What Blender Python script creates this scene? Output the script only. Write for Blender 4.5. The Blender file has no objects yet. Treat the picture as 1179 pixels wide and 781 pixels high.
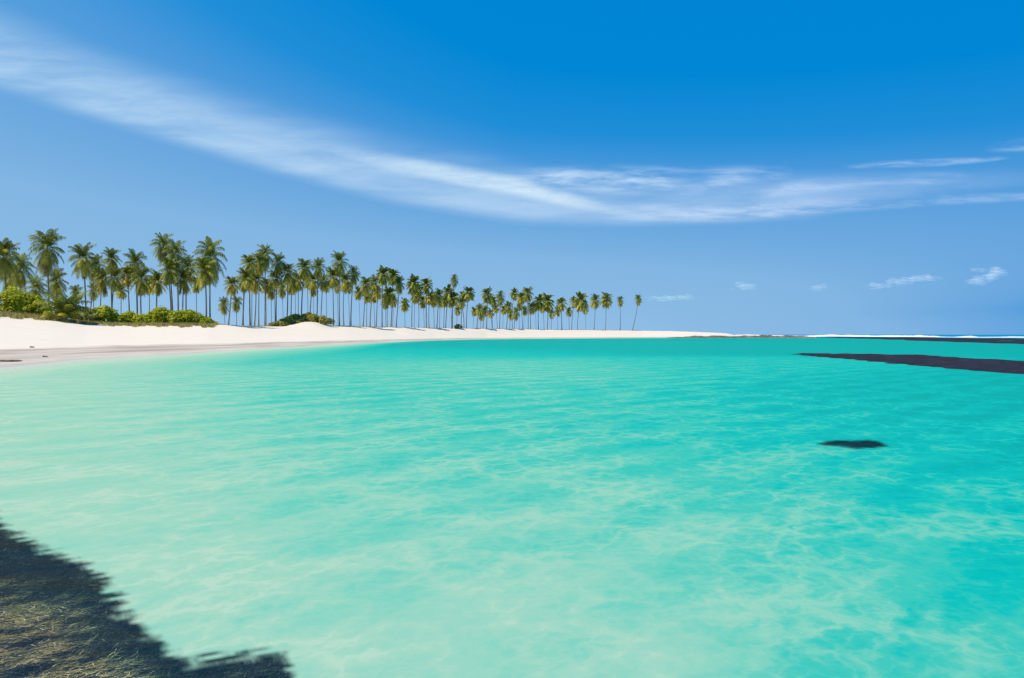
import bpy, math, random
import numpy as np
from mathutils import Vector, Matrix, noise as mnoise

# ------------------------------------------------------------------ camera, sky, sun, exposure
sc = bpy.context.scene
col = sc.collection
F = 786.0            # focal length in photograph pixels (1179 wide, 24 mm equivalent)
HOR = 385.5          # horizon row in the photograph
EYE = 1.6            # eye height above the water
cam_d = bpy.data.cameras.new('camera')
cam = bpy.data.objects.new('camera', cam_d); col.objects.link(cam)
cam_d.sensor_width = 36.0; cam_d.lens = 24.0
cam_d.clip_start = 0.05; cam_d.clip_end = 300000
cam.location = (0, 0, EYE)
cam.rotation_euler = (math.radians(90) - math.atan((390.5 - HOR) / F), 0, 0)
sc.camera = cam

SUN_EL, SUN_AZ = math.radians(58), math.radians(-116)      # azimuth from +Y towards +X
world = bpy.data.worlds.new('World'); sc.world = world; world.use_nodes = True
wt = world.node_tree; wt.nodes.clear()
wo = wt.nodes.new('ShaderNodeOutputWorld'); bg = wt.nodes.new('ShaderNodeBackground')
sky = wt.nodes.new('ShaderNodeTexSky'); sky.sky_type = 'NISHITA'; sky.sun_disc = False
sky.sun_elevation = SUN_EL; sky.sun_rotation = SUN_AZ
sky.altitude = 0; sky.air_density = 1.0; sky.dust_density = 0.1; sky.ozone_density = 1.0
wt.links.new(bg.outputs[0], wo.inputs[0])
# polarised, saturated daylight: the sky texture's own brightness picks the blue
def wn(t, **k):
    n = wt.nodes.new(t)
    for a_, b_ in k.items(): setattr(n, a_, b_)
    return n
def wmath(op, a_, b_, clamp=False):
    n = wn('ShaderNodeMath', operation=op, use_clamp=clamp)
    for i_, v_ in enumerate((a_, b_)):
        if isinstance(v_, bpy.types.NodeSocket): wt.links.new(v_, n.inputs[i_])
        else: n.inputs[i_].default_value = v_
    return n.outputs[0]
STR = 0.11
sep = wn('ShaderNodeSeparateColor'); wt.links.new(sky.outputs[0], sep.inputs[0])
tcw = wn('ShaderNodeTexCoord'); spx = wn('ShaderNodeSeparateXYZ'); wt.links.new(tcw.outputs['Generated'], spx.inputs[0])
east = wmath('MULTIPLY', wmath('MAXIMUM', spx.outputs[0], 0.0), 1.0)
west = wmath('MULTIPLY', wmath('MINIMUM', spx.outputs[0], 0.0), 0.6)
k0 = wmath('MULTIPLY', sep.outputs[0], STR)
key = wmath('MULTIPLY', k0, wmath('SUBTRACT', wmath('SUBTRACT', 1.0, wmath('MULTIPLY', east, wmath('MULTIPLY', wmath('MINIMUM', k0, 0.9), 1.32))), west))
rp = wn('ShaderNodeValToRGB'); wt.links.new(key, rp.inputs[0]); cr = rp.color_ramp
stops = [(0.0, (0, .19, .60)), (.10, (0, .218, .645)), (.16, (0, .240, .66)), (.20, (.015, .272, .685)), (.235, (.075, .325, .71)), (.29, (.13, .375, .73)), (.43, (.225, .465, .76)), (1.0, (.31, .54, .79))]
while len(cr.elements) < len(stops): cr.elements.new(0.5)
for e_, (p_, c_) in zip(cr.elements, stops): e_.position = p_; e_.color = (*c_, 1)
scl = wn('ShaderNodeVectorMath', operation='SCALE'); wt.links.new(rp.outputs[0], scl.inputs[0]); scl.inputs['Scale'].default_value = 1 / STR
wt.links.new(scl.outputs[0], bg.inputs[0]); bg.inputs[1].default_value = STR

sun_d = bpy.data.lights.new('sun', 'SUN'); sun = bpy.data.objects.new('sun', sun_d); col.objects.link(sun)
sun_d.energy = 4.6; sun_d.angle = math.radians(0.53); sun_d.color = (1.0, 0.90, 0.745)
sdir = Vector((math.sin(SUN_AZ) * math.cos(SUN_EL), math.cos(SUN_AZ) * math.cos(SUN_EL), math.sin(SUN_EL)))
sun.rotation_euler = sdir.to_track_quat('Z', 'Y').to_euler()

vs = sc.view_settings
vs.view_transform = 'Standard'; vs.look = 'None'; vs.gamma = 1; vs.exposure = 0.0; vs.use_curve_mapping = False
sc.render.engine = 'CYCLES'
cy = sc.cycles
cy.max_bounces = 8; cy.transparent_max_bounces = 64; cy.volume_bounces = 2
cy.use_denoising = True
try: cy.denoiser = 'OPENIMAGEDENOISE'
except Exception: pass
cy.caustics_reflective = False; cy.caustics_refractive = False

rnd = random.Random(7)
rng = np.random.default_rng(11)

# ------------------------------------------------------------------ helpers
def px_at(x, y, Y):
    """point at depth Y metres seen at photograph pixel x, y"""
    return Vector(((x - 589.5) / F * Y, Y, EYE + (HOR - y) / F * Y))

def px_on(x, y, z=0.0):
    """point at height z seen at photograph pixel x, y"""
    Y = (z - EYE) * F / (HOR - y)
    return Vector(((x - 589.5) / F * Y, Y, z))

def mesh_np(name, verts, faces, mat, parent=None, smooth=False, attrs=None, mats=None):
    me = bpy.data.meshes.new(name)
    verts = np.asarray(verts, dtype=np.float32)
    if isinstance(faces, np.ndarray):
        n, k = faces.shape
        me.vertices.add(len(verts)); me.vertices.foreach_set('co', verts.ravel())
        me.loops.add(n * k); me.loops.foreach_set('vertex_index', faces.astype(np.int32).ravel())
        me.polygons.add(n)
        me.polygons.foreach_set('loop_start', np.arange(0, n * k, k, dtype=np.int32))
        me.polygons.foreach_set('loop_total', np.full(n, k, dtype=np.int32))
        me.update(calc_edges=True)
    else:
        me.from_pydata([tuple(map(float, v)) for v in verts], [], faces)
    me.validate(clean_customdata=False)
    if attrs:
        for an, av in attrs.items():
            a = me.attributes.new(an, 'FLOAT', 'POINT')
            a.data.foreach_set('value', np.asarray(av, dtype=np.float32).ravel())
    if smooth:
        me.polygons.foreach_set('use_smooth', np.ones(len(me.polygons), dtype=bool))
    me.materials.append(mat)
    o = bpy.data.objects.new(name, me); col.objects.link(o)
    if parent: o.parent = parent
    return o

def tag(o, label=None, cat=None, group=None, kind=None):
    if label: o['label'] = label
    if cat: o['category'] = cat
    if group: o['group'] = group
    if kind: o['kind'] = kind
    return o

def empty(name, loc, rz=0.0):
    o = bpy.data.objects.new(name, None); col.objects.link(o)
    o.location = loc; o.rotation_euler = (0, 0, rz); o.empty_display_size = 0.3
    return o

def S(v): return v if isinstance(v, tuple) else (v, v, v, 1)

class NT:
    """small node-tree writer"""
    def __init__(self, name):
        self.m = bpy.data.materials.new(name); self.m.use_nodes = True
        self.t = self.m.node_tree; self.t.nodes.clear()
        self.out = self.n('ShaderNodeOutputMaterial')
    def n(self, typ, ins=None, **props):
        nd = self.t.nodes.new(typ)
        for k, v in props.items(): setattr(nd, k, v)
        if ins:
            for k, v in ins.items():
                if isinstance(v, bpy.types.NodeSocket): self.t.links.new(v, nd.inputs[k])
                else: nd.inputs[k].default_value = v
        return nd
    def link(self, a, b): self.t.links.new(a, b)
    def math(self, op, a, b=0.0, c=None, clamp=False):
        nd = self.n('ShaderNodeMath', operation=op, use_clamp=clamp)
        for i, v in enumerate([a, b] + ([c] if c is not None else [])):
            if isinstance(v, bpy.types.NodeSocket): self.link(v, nd.inputs[i])
            else: nd.inputs[i].default_value = v
        return nd.outputs[0]
    def mix(self, fac, a, b):
        nd = self.n('ShaderNodeMix', data_type='RGBA')
        for i, v in ((0, fac), (6, a), (7, b)):
            if isinstance(v, bpy.types.NodeSocket): self.link(v, nd.inputs[i])
            else: nd.inputs[i].default_value = v
        return nd.outputs[2]
    def ramp(self, fac, stops, interp='LINEAR'):
        nd = self.n('ShaderNodeValToRGB'); cr = nd.color_ramp; cr.interpolation = interp
        while len(cr.elements) < len(stops): cr.elements.new(0.5)
        for e, (p, c) in zip(cr.elements, stops):
            e.position = p; e.color = c if len(c) == 4 else (*c, 1)
        self.link(fac, nd.inputs[0]); return nd.outputs[0]
    def maprange(self, v, a, b, c, d, smooth=False):
        nd = self.n('ShaderNodeMapRange', interpolation_type='SMOOTHSTEP' if smooth else 'LINEAR')
        self.link(v, nd.inputs[0])
        for i, q in enumerate((a, b, c, d)): nd.inputs[i + 1].default_value = q
        return nd.outputs[0]
    def noise(self, vec, scale, detail=4, rough=0.55, dist=0.0, dim='3D'):
        return self.n('ShaderNodeTexNoise', {'Vector': vec, 'Scale': scale, 'Detail': detail,
                      'Roughness': rough, 'Distortion': dist}, noise_dimensions=dim).outputs[0]
    def scaled(self, vec, s, rot=(0, 0, 0)):
        return self.n('ShaderNodeMapping', {'Vector': vec, 'Scale': s, 'Rotation': rot}).outputs[0]
    def attr(self, name): return self.n('ShaderNodeAttribute', attribute_name=name).outputs['Fac']
    def pos(self): return self.n('ShaderNodeNewGeometry').outputs['Position']
    def objco(self): return self.n('ShaderNodeTexCoord').outputs['Object']
    def bump(self, h, strength, dist):
        return self.n('ShaderNodeBump', {'Height': h, 'Strength': strength, 'Distance': dist}).outputs[0]
    def done(self, sh, vol=False):
        self.link(sh, self.out.inputs[1 if vol else 0]); return self.m

# ------------------------------------------------------------------ materials
def sand_material():
    m = NT('sand'); p = m.pos()
    z = m.n('ShaderNodeSeparateXYZ', {0: p}).outputs[2]
    n1 = m.noise(m.scaled(p, (0.09, 0.3, 0.3)), 1.0, 5)
    n2 = m.noise(p, 1.3, 6, 0.6)
    n3 = m.noise(p, 18.0, 3, 0.6)
    streak = m.noise(m.scaled(p, (0.05, 0.05, 13.0)), 1.0, 5, 0.6)          # tide lines follow the height contours
    dry = m.mix(m.maprange(n2, 0.3, 0.7, 0, 1), (0.775, 0.665, 0.525, 1), (0.815, 0.705, 0.56, 1))
    dry = m.mix(m.maprange(n1, 0.45, 0.75, 0, 0.55), dry, (0.745, 0.63, 0.485, 1))
    wet = m.ramp(streak, [(0.34, (0.41, 0.295, 0.215)), (0.5, (0.575, 0.455, 0.335)), (0.62, (0.68, 0.57, 0.44))])
    zz = m.math('ADD', z, m.math('MULTIPLY', m.math('SUBTRACT', n1, 0.5), 0.22))
    f = m.maprange(zz, 0.36, 0.50, 0, 1, True)
    c = m.mix(f, wet, dry)
    under = m.ramp(m.noise(m.scaled(p, (0.5, 0.9, 1)), 1.1, 6, 0.6), [(0.25, (0.62, 0.57, 0.48)), (0.75, (0.74, 0.68, 0.58))])
    c = m.mix(m.maprange(z, -0.12, 0.06, 0, 1, True), under, c)
    h = m.math('ADD', m.math('MULTIPLY', n2, 0.7), m.math('MULTIPLY', n3, 0.12))
    b = m.n('ShaderNodeBsdfPrincipled', {'Base Color': c, 'Roughness': m.maprange(f, 0, 1, 0.55, 0.95),
            'Specular IOR Level': 0.25, 'Normal': m.bump(h, 0.5, 0.12)})
    return m.done(b.outputs[0])

def water_material():
    m = NT('sea_water'); p = m.pos()
    d0 = m.attr('depth')
    # caustic-like web of light painted into the water colour by thinning its tint depth
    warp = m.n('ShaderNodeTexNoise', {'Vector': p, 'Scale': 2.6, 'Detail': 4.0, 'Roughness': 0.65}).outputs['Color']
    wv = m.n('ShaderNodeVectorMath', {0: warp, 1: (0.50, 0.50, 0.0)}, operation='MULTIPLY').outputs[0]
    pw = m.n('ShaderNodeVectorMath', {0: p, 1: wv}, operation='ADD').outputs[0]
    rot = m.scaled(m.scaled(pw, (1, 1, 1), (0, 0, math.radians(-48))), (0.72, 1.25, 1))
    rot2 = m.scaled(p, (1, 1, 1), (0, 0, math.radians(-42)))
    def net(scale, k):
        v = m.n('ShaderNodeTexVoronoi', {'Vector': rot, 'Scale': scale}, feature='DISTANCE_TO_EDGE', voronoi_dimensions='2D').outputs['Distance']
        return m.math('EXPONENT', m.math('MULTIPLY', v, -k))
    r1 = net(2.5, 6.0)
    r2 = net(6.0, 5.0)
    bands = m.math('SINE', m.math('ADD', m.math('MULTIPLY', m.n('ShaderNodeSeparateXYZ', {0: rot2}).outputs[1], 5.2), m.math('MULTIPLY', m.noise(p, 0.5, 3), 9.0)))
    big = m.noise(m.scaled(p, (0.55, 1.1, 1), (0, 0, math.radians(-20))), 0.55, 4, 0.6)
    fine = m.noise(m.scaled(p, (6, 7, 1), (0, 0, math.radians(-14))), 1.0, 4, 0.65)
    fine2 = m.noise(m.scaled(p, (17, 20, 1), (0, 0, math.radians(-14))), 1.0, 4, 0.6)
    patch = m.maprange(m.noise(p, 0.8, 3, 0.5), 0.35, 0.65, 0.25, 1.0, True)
    web = m.math('MULTIPLY', m.math('ADD', m.math('MULTIPLY', r1, 0.66), m.math('MULTIPLY', r2, 0.42)), patch)
    web = m.math('ADD', web, m.math('MULTIPLY', m.math('ADD', m.math('SUBTRACT', fine, 0.5), m.math('MULTIPLY', m.math('SUBTRACT', fine2, 0.5), 0.6)), 0.75))
    web = m.math('ADD', m.math('SUBTRACT', web, 0.22), m.math('MULTIPLY', m.math('SUBTRACT', big, 0.5), 0.55))
    web = m.math('ADD', web, m.math('MULTIPLY', bands, 0.15))
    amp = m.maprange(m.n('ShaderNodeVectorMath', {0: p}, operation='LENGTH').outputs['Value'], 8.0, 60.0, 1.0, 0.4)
    d = m.math('MULTIPLY', d0, m.math('EXPONENT', m.math('MULTIPLY', m.math('MULTIPLY', m.math('MINIMUM', web, 0.62), amp), -1.0)))
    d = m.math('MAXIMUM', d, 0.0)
    def ex(k): return m.math('EXPONENT', m.math('MULTIPLY', d, -k))
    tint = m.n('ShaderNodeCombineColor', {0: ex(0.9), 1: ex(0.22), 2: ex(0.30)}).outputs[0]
    tr = m.n('ShaderNodeBsdfTransparent', {'Color': tint})
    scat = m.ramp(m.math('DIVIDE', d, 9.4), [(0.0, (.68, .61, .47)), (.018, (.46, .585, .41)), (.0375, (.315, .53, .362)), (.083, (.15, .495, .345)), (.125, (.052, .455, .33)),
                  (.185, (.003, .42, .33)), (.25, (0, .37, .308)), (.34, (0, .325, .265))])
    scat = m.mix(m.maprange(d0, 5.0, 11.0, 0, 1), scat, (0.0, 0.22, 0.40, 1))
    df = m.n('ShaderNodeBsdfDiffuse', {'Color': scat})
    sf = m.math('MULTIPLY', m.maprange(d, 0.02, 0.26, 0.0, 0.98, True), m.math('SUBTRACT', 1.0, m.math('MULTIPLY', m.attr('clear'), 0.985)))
    body = m.n('ShaderNodeMixShader', {0: sf, 1: tr.outputs[0], 2: df.outputs[0]}).outputs[0]
    w1 = m.noise(m.scaled(p, (1.6, 4.2, 1), (0, 0, math.radians(-12))), 1.6, 5, 0.6)
    w2 = m.noise(m.scaled(p, (0.25, 0.9, 1), (0, 0, math.radians(-10))), 1.0, 4, 0.6)
    h = m.math('ADD', m.math('MULTIPLY', w1, 0.05), m.math('MULTIPLY', w2, 0.25))
    nrm = m.bump(h, 0.55, 0.6)
    fr = m.n('ShaderNodeFresnel', {'IOR': 1.33, 'Normal': nrm}).outputs[0]
    gl = m.n('ShaderNodeBsdfGlossy', {'Color': (1, 1, 1, 1), 'Roughness': 0.12, 'Normal': nrm})
    f = m.math('MULTIPLY', m.math('MINIMUM', fr, 0.10), 0.6)
    o = m.n('ShaderNodeMixShader', {0: f, 1: body, 2: gl.outputs[0]}).outputs[0]
    return m.done(o)

def leaf_material(name, dark, mid, light, trans=0.3):
    m = NT(name)
    t = m.attr('tone')
    c = m.ramp(t, [(0.0, dark), (0.5, mid), (1.0, light)])
    b = m.n('ShaderNodeBsdfPrincipled', {'Base Color': c, 'Roughness': 0.5, 'Specular IOR Level': 0.35})
    tl = m.n('ShaderNodeBsdfTranslucent', {'Color': c})
    o = m.n('ShaderNodeMixShader', {0: trans, 1: b.outputs[0], 2: tl.outputs[0]}).outputs[0]
    return m.done(o)

def bark_material(name='palm_bark', a=(0.13, 0.105, 0.08), b=(0.30, 0.265, 0.22)):
    m = NT(name); p = m.objco()
    rings = m.noise(m.scaled(p, (1, 1, 7)), 1.0, 4, 0.6)
    c = m.ramp(rings, [(0.3, a), (0.7, b)])
    s = m.n('ShaderNodeBsdfPrincipled', {'Base Color': c, 'Roughness': 0.9, 'Normal': m.bump(rings, 0.6, 0.05)})
    return m.done(s.outputs[0])

def rock_material(name, a, b, c3, scale=3.0):
    m = NT(name); p = m.pos()
    n1 = m.noise(m.scaled(p, (0.45, 1.2, 1.2), (0, 0, math.radians(20))), scale, 7, 0.68, 0.3)
    n2 = m.noise(p, scale * 6, 4, 0.6)
    mixn = m.math('ADD', m.math('MULTIPLY', n1, 0.75), m.math('MULTIPLY', n2, 0.25))
    c = m.ramp(mixn, [(0.32, a), (0.52, b), (0.68, c3)])
    s = m.n('ShaderNodeBsdfPrincipled', {'Base Color': c, 'Roughness': 0.85, 'Specular IOR Level': 0.2,
            'Normal': m.bump(mixn, 0.8, 0.08)})
    return m.done(s.outputs[0])

M_sand = sand_material()
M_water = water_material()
M_palm = leaf_material('palm_leaf', (0.06, 0.11, 0.022), (0.29, 0.31, 0.03), (0.78, 0.62, 0.07), 0.28)
M_dry = leaf_material('dry_palm_leaf', (0.14, 0.09, 0.04), (0.28, 0.19, 0.075), (0.42, 0.31, 0.13), 0.25)
M_bush = leaf_material('shrub_leaf', (0.20, 0.24, 0.010), (0.50, 0.53, 0.012), (0.78, 0.74, 0.03), 0.4)
M_scrub = leaf_material('scrub_leaf', (0.22, 0.21, 0.035), (0.42, 0.38, 0.06), (0.60, 0.50, 0.13), 0.3)
M_grass = leaf_material('dry_grass', (0.20, 0.15, 0.06), (0.46, 0.34, 0.13), (0.42, 0.45, 0.09), 0.3)
M_bark = bark_material()
M_twig = bark_material('shrub_stem', (0.10, 0.07, 0.045), (0.2, 0.15, 0.1))
M_wood = bark_material('weathered_wood', (0.05, 0.042, 0.035), (0.13, 0.11, 0.09))
M_reef = rock_material('reef_rock', (0.005, 0.006, 0.012), (0.017, 0.014, 0.021), (0.075, 0.055, 0.055), 2.0)
M_farreef = rock_material('shore_rock', (0.04, 0.034, 0.03), (0.16, 0.12, 0.09), (0.42, 0.34, 0.26), 0.5)
M_algae = rock_material('algae_rock', (0.006, 0.015, 0.030), (0.05, 0.052, 0.042), (0.28, 0.24, 0.11), 4.5)
M_weed = leaf_material('seaweed', (0.004, 0.016, 0.042), (0.13, 0.115, 0.065), (1.0, 0.86, 0.44), 0.1)
def foam_material():
    m = NT('sea_foam'); p = m.pos()
    n = m.noise(m.scaled(p, (0.05, 0.2, 0.8)), 1.0, 5, 0.6)
    c = m.ramp(n, [(0.3, (0.62, 0.76, 0.80)), (0.55, (0.86, 0.88, 0.88))])
    return m.done(m.n('ShaderNodeBsdfPrincipled', {'Base Color': c, 'Roughness': 0.8}).outputs[0])
M_foam = foam_material()

# ------------------------------------------------------------------ terrain functions (numpy)
def interp(x, pts):
    xs, ys = zip(*pts); return np.interp(x, xs, ys)
SHORE_Y = [(-1100, 520), (-700, 476), (-300, 442), (0, 421), (100, 412.5), (200, 407), (300, 401), (400, 396), (450, 393.6),
           (500, 391.8), (560, 390.6), (640, 389.9), (740, 389.3), (830, 389.0), (900, 389)]
def shore(px): return EYE * F / (interp(px, SHORE_Y) - HOR)
CREST = [(-1100, 60), (-300, 100), (0, 118), (240, 140), (400, 196), (500, 246), (600, 300), (740, 372), (830, 384), (900, 390)]
TOP_Y = [(-1100, 350), (-300, 358), (0, 365), (60, 369), (100, 373), (150, 375), (245, 376), (400, 376), (450, 377), (500, 378),
         (560, 378.7), (640, 380), (700, 380.4), (760, 381.2), (800, 382.3), (830, 383.6), (850, 385.2), (880, 387.5)]
def crest(px): return interp(px, CREST)
def crest_h(px): return EYE + (HOR - interp(px, TOP_Y)) * crest(px) / F

# how deep the water looks, sampled at photograph pixels
BATHY = [(0, 440, .34), (0, 500, .42), (0, 580, .36), (100, 440, .42), (200, 440, .52), (100, 550, .38), (200, 500, .50), (200, 600, .42), (300, 440, .75),
         (400, 410, 1.35), (400, 440, 1.0), (300, 520, .60), (300, 650, .44), (400, 500, .74), (400, 600, .58), (400, 720, .42), (500, 405, 2.1), (600, 398, 3.0),
         (500, 425, .85), (600, 430, .74), (700, 432, .82), (750, 445, 1.6), (800, 425, 1.8), (750, 400, 3.0), (900, 400, 3.2), (900, 440, 2.3),
         (1000, 450, 2.8), (1100, 470, 2.9), (1179, 450, 3.2), (1179, 520, 2.6), (1179, 600, 1.7), (1179, 700, 1.2), (1179, 781, .95),
         (1000, 500, 2.2), (1000, 600, 1.5), (1000, 700, 1.0), (1000, 770, .80), (900, 480, 2.0), (900, 550, 1.4), (850, 650, .72), (800, 600, .72), (800, 500, 1.45),
         (700, 550, .76), (600, 500, .95), (600, 600, .66), (600, 700, .46), (700, 700, .52), (750, 770, .48), (550, 770, .42), (500, 560, .74), (500, 650, .54),
         (600, 460, .95), (500, 460, .95), (700, 480, 1.2), (1300, 500, 3), (1300, 700, 1.8), (-200, 500, .3), (-200, 700, .4), (1179, 395, 3.6), (1000, 390, 3.8),
         (600, 900, .42), (1100, 900, .8), (0, 900, .4)]
BATHY = [(a, b, v * (1 + 0.24 * min(1, max(0, (v - .42) / .25))) if v < 1.3 else v) for (a, b, v) in BATHY]
def bathy(px, Y):
    py = HOR + EYE * F / np.maximum(Y, 0.9)
    f = lambda yy: np.log(np.maximum(yy - HOR, 1.0)) * 1.35
    num = np.zeros_like(px, dtype=float); den = np.full_like(num, 1e-9)
    q = f(py)
    for (a, b, v) in BATHY:
        w = np.exp(-(((px - a) / 95.0) ** 2 + ((q - f(b)) / 0.26) ** 2) * 0.5) + 1e-6 / (1 + ((px - a) / 200) ** 2 + (q - f(b)) ** 2 * 4)
        num += w * v; den += w
    return num / den

def smooth(e0, e1, x):
    t = np.clip((x - e0) / (e1 - e0), 0, 1); return t * t * (3 - 2 * t)

def vnoise(x, y, sc_, seed=0.0):
    return (np.sin(x * sc_ * 1.3 + seed) * np.cos(y * sc_ * 1.1 - seed * 1.7) + 0.5 * np.sin(x * sc_ * 2.9 + y * sc_ * 2.3 + seed * 3)
            + 0.3 * np.cos(x * sc_ * 6.1 - y * sc_ * 5.2 + seed)) / 1.8

def poly_sd(px, py, poly):
    """signed distance in photograph pixels, positive inside (vectorised)"""
    px = np.asarray(px, float); py = np.asarray(py, float)
    inside = np.zeros(px.shape, bool); dist = np.full(px.shape, 1e9)
    n = len(poly)
    for i in range(n):
        x1, y1 = poly[i]; x2, y2 = poly[(i + 1) % n]
        cond = ((y1 > py) != (y2 > py)) & (px < (x2 - x1) * (py - y1) / (y2 - y1 + 1e-12) + x1)
        inside ^= cond
        dx, dy = x2 - x1, y2 - y1
        t = np.clip(((px - x1) * dx + (py - y1) * dy) / (dx * dx + dy * dy + 1e-12), 0, 1)
        dist = np.minimum(dist, np.hypot(px - x1 - t * dx, py - y1 - t * dy))
    return np.where(inside, dist, -dist)

def terrain(px, Y, X):
    Sx, Cx, Hx = shore(px), crest(px), crest_h(px)
    t = np.clip((Y - Sx) / np.maximum(Cx - Sx, 1), 0, 1)
    land = Hx * t ** 1.55
    land = land + smooth(0.3, 0.8, t) * 0.10 * vnoise(X, Y, 0.11, 1.0) * np.clip(Hx, 0, 1)
    back = smooth(Cx + 60, Cx + 230, Y)
    land = land * (1 - back) - 3 * back
    # dune with scrub
    gx = (px - 352) / 23.0; gy = (Y - 186) / 11.0
    land = land + 1.35 * np.exp(-(gx * gx) ** 1.3 - gy * gy) * (Y > Sx)
    # grassy rise under the shrubs on the left
    gx = (px - 195) / 55.0; gy = (Y - 152) / 9.0
    land = land + 1.3 * np.exp(-(gx * gx) - gy * gy) * (Y > Sx)
    gx = (px + 5) / 50.0; gy = (Y - 135) / 10.0
    land = land + 1.6 * np.exp(-(gx * gx) - gy * gy) * (Y > Sx)
    # hollows in the sand
    for hx, hy, sx_, sy_, dh in ((438, 214, 14, 7, .45), (455, 205, 12, 5, .3), (300, 128, 30, 4, .12)):
        land = land - dh * np.exp(-((px - hx) / sx_) ** 2 - ((Y - hy) / sy_) ** 2)
    tip = smooth(835, 885, px)
    land = land * (1 - tip) - 3.0 * tip
    B = bathy(px, Y)
    slope = 0.030 + 0.07 * smooth(110, 230, Sx)
    sea = -np.minimum(np.minimum(B, 3.6), np.maximum(Sx - Y, 0) * slope + 0.0)
    sea = np.where(px > 860, -np.minimum(B, 4.0), sea)
    far = smooth(380, 700, Y)
    sea = sea * (1 - far) - 12 * far
    z = np.where((Y > Sx) & (px < 885), land, sea)
    return z

# near rock outline (photograph pixels at the water surface)
ROCK = [(-420, 640), (-200, 570), (0, 600), (12, 612), (45, 634), (68, 640), (98, 654), (117, 664), (120, 680), (138, 692), (131, 706), (151, 711),
        (163, 727), (184, 740), (196, 756), (220, 765), (243, 760), (279, 756), (306, 753), (326, 761), (337, 785), (345, 900), (300, 1500), (-900, 1500)]

def polar_grid(rad, th):
    R, T = np.meshgrid(rad, th, indexing='ij')
    X = R * np.sin(T); Yc = R * np.cos(T)
    nr, nt = R.shape
    i = np.arange(nr - 1)[:, None] * nt + np.arange(nt - 1)[None, :]
    faces = np.stack([i, i + 1, i + nt + 1, i + nt], -1).reshape(-1, 4)[:, ::-1]
    return R, T, X, Yc, faces

TH = np.radians(np.concatenate([np.linspace(-180, -56, 63), np.linspace(-55, -40, 61)[:-1], np.linspace(-40, 40, 561), np.linspace(40.25, 55, 60), np.linspace(56, 180, 63)]))
RAD = np.concatenate([[0.02, 0.5, 1, 1.5, 2.0], np.geomspace(2.3, 30, 240), np.geomspace(30.4, 460, 270)[1:], np.geomspace(480, 90000, 50)])
R, T, X, Yc, GF = polar_grid(RAD, TH)
tc = np.clip(T, math.radians(-65), math.radians(67))
PX = 589.5 + F * np.tan(tc)
YE = np.maximum(R * np.cos(tc), 0.02)
Z = terrain(PX, YE, X)
ang = np.abs(T) > math.radians(66)
Z = np.where(ang, np.minimum(Z, 4.5), Z)
PYs = HOR + EYE * F / np.maximum(YE, 0.3)
ground = mesh_np('sand_ground', np.stack([X, Yc, Z], -1).reshape(-1, 3), GF, M_sand, smooth=True)
tag(ground, kind='structure')

# ------------------------------------------------------------------ water
depth = -Z.copy()
sd = poly_sd(PX, np.minimum(PYs, 1400), ROCK)
STK = np.zeros_like(sd)                                  # ragged weed fringe round the near rock
for (i_, j_) in np.argwhere((R < 9) & (np.abs(sd) < 60)):
    a_, b_ = X[i_, j_], Yc[i_, j_]; c_, s_ = 0.85, 0.53
    STK[i_, j_] = 11 * mnoise.fractal(Vector(((a_ * c_ + b_ * s_) * 3.2, (-a_ * s_ + b_ * c_) * 17, 1.0)), 0.6, 2.1, 5)
UPW = smooth(0, 95, sd) * smooth(640, 735, PYs + 0.12 * (180 - PX))
depth = np.where(R < 12, depth * (1 - 0.88 * UPW), depth)       # the rock rises almost to the surface here
CORAL = [(941, 511), (955, 508.5), (970, 507), (1000, 507), (1012, 509), (1026, 514), (1008, 516), (985, 517), (965, 514.5), (950, 513)]
sdc = poly_sd(PX, np.minimum(PYs, 1400), CORAL)
zr = np.where((sd > 0) & (R < 12), 1, 0)
clear = np.where(R < 12, smooth(-9, 7, sd + STK), 0.0)          # dark weed right under the surface: no pale bed scatters light here
clear = np.maximum(clear, smooth(-1.8, 1.8, sdc + 1.2 * vnoise(X, Yc, 7.0, 2.0)))
depth = np.maximum(depth, 0.0)
# open sea beyond the outer reef is deep blue
depth = np.where((R > 380) & (PX > 800), np.maximum(depth, 12 * smooth(380, 520, R)), depth)
wmask = np.ones(len(GF), bool)
zf = Z.reshape(-1)[GF].min(axis=1)
wmask = zf < 0.06
used, inv = np.unique(GF[wmask], return_inverse=True)
wv = np.stack([X, Yc, np.zeros_like(X)], -1).reshape(-1, 3)[used]
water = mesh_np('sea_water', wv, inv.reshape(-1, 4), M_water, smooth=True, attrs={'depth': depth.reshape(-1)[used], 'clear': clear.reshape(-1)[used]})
tag(water, kind='structure')

def ground_z(x, y):
    th = math.atan2(x, y); px = np.array([589.5 + F * math.tan(th)]); Y = np.array([y])
    return float(terrain(px, Y, np.array([x]))[0])

# ------------------------------------------------------------------ rocks and reefs
def fbm(x, y, z=0.0, o=5, h=0.9):
    return mnoise.fractal(Vector((x, y, z)), h, 2.1, o, noise_basis='PERLIN_ORIGINAL')

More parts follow.
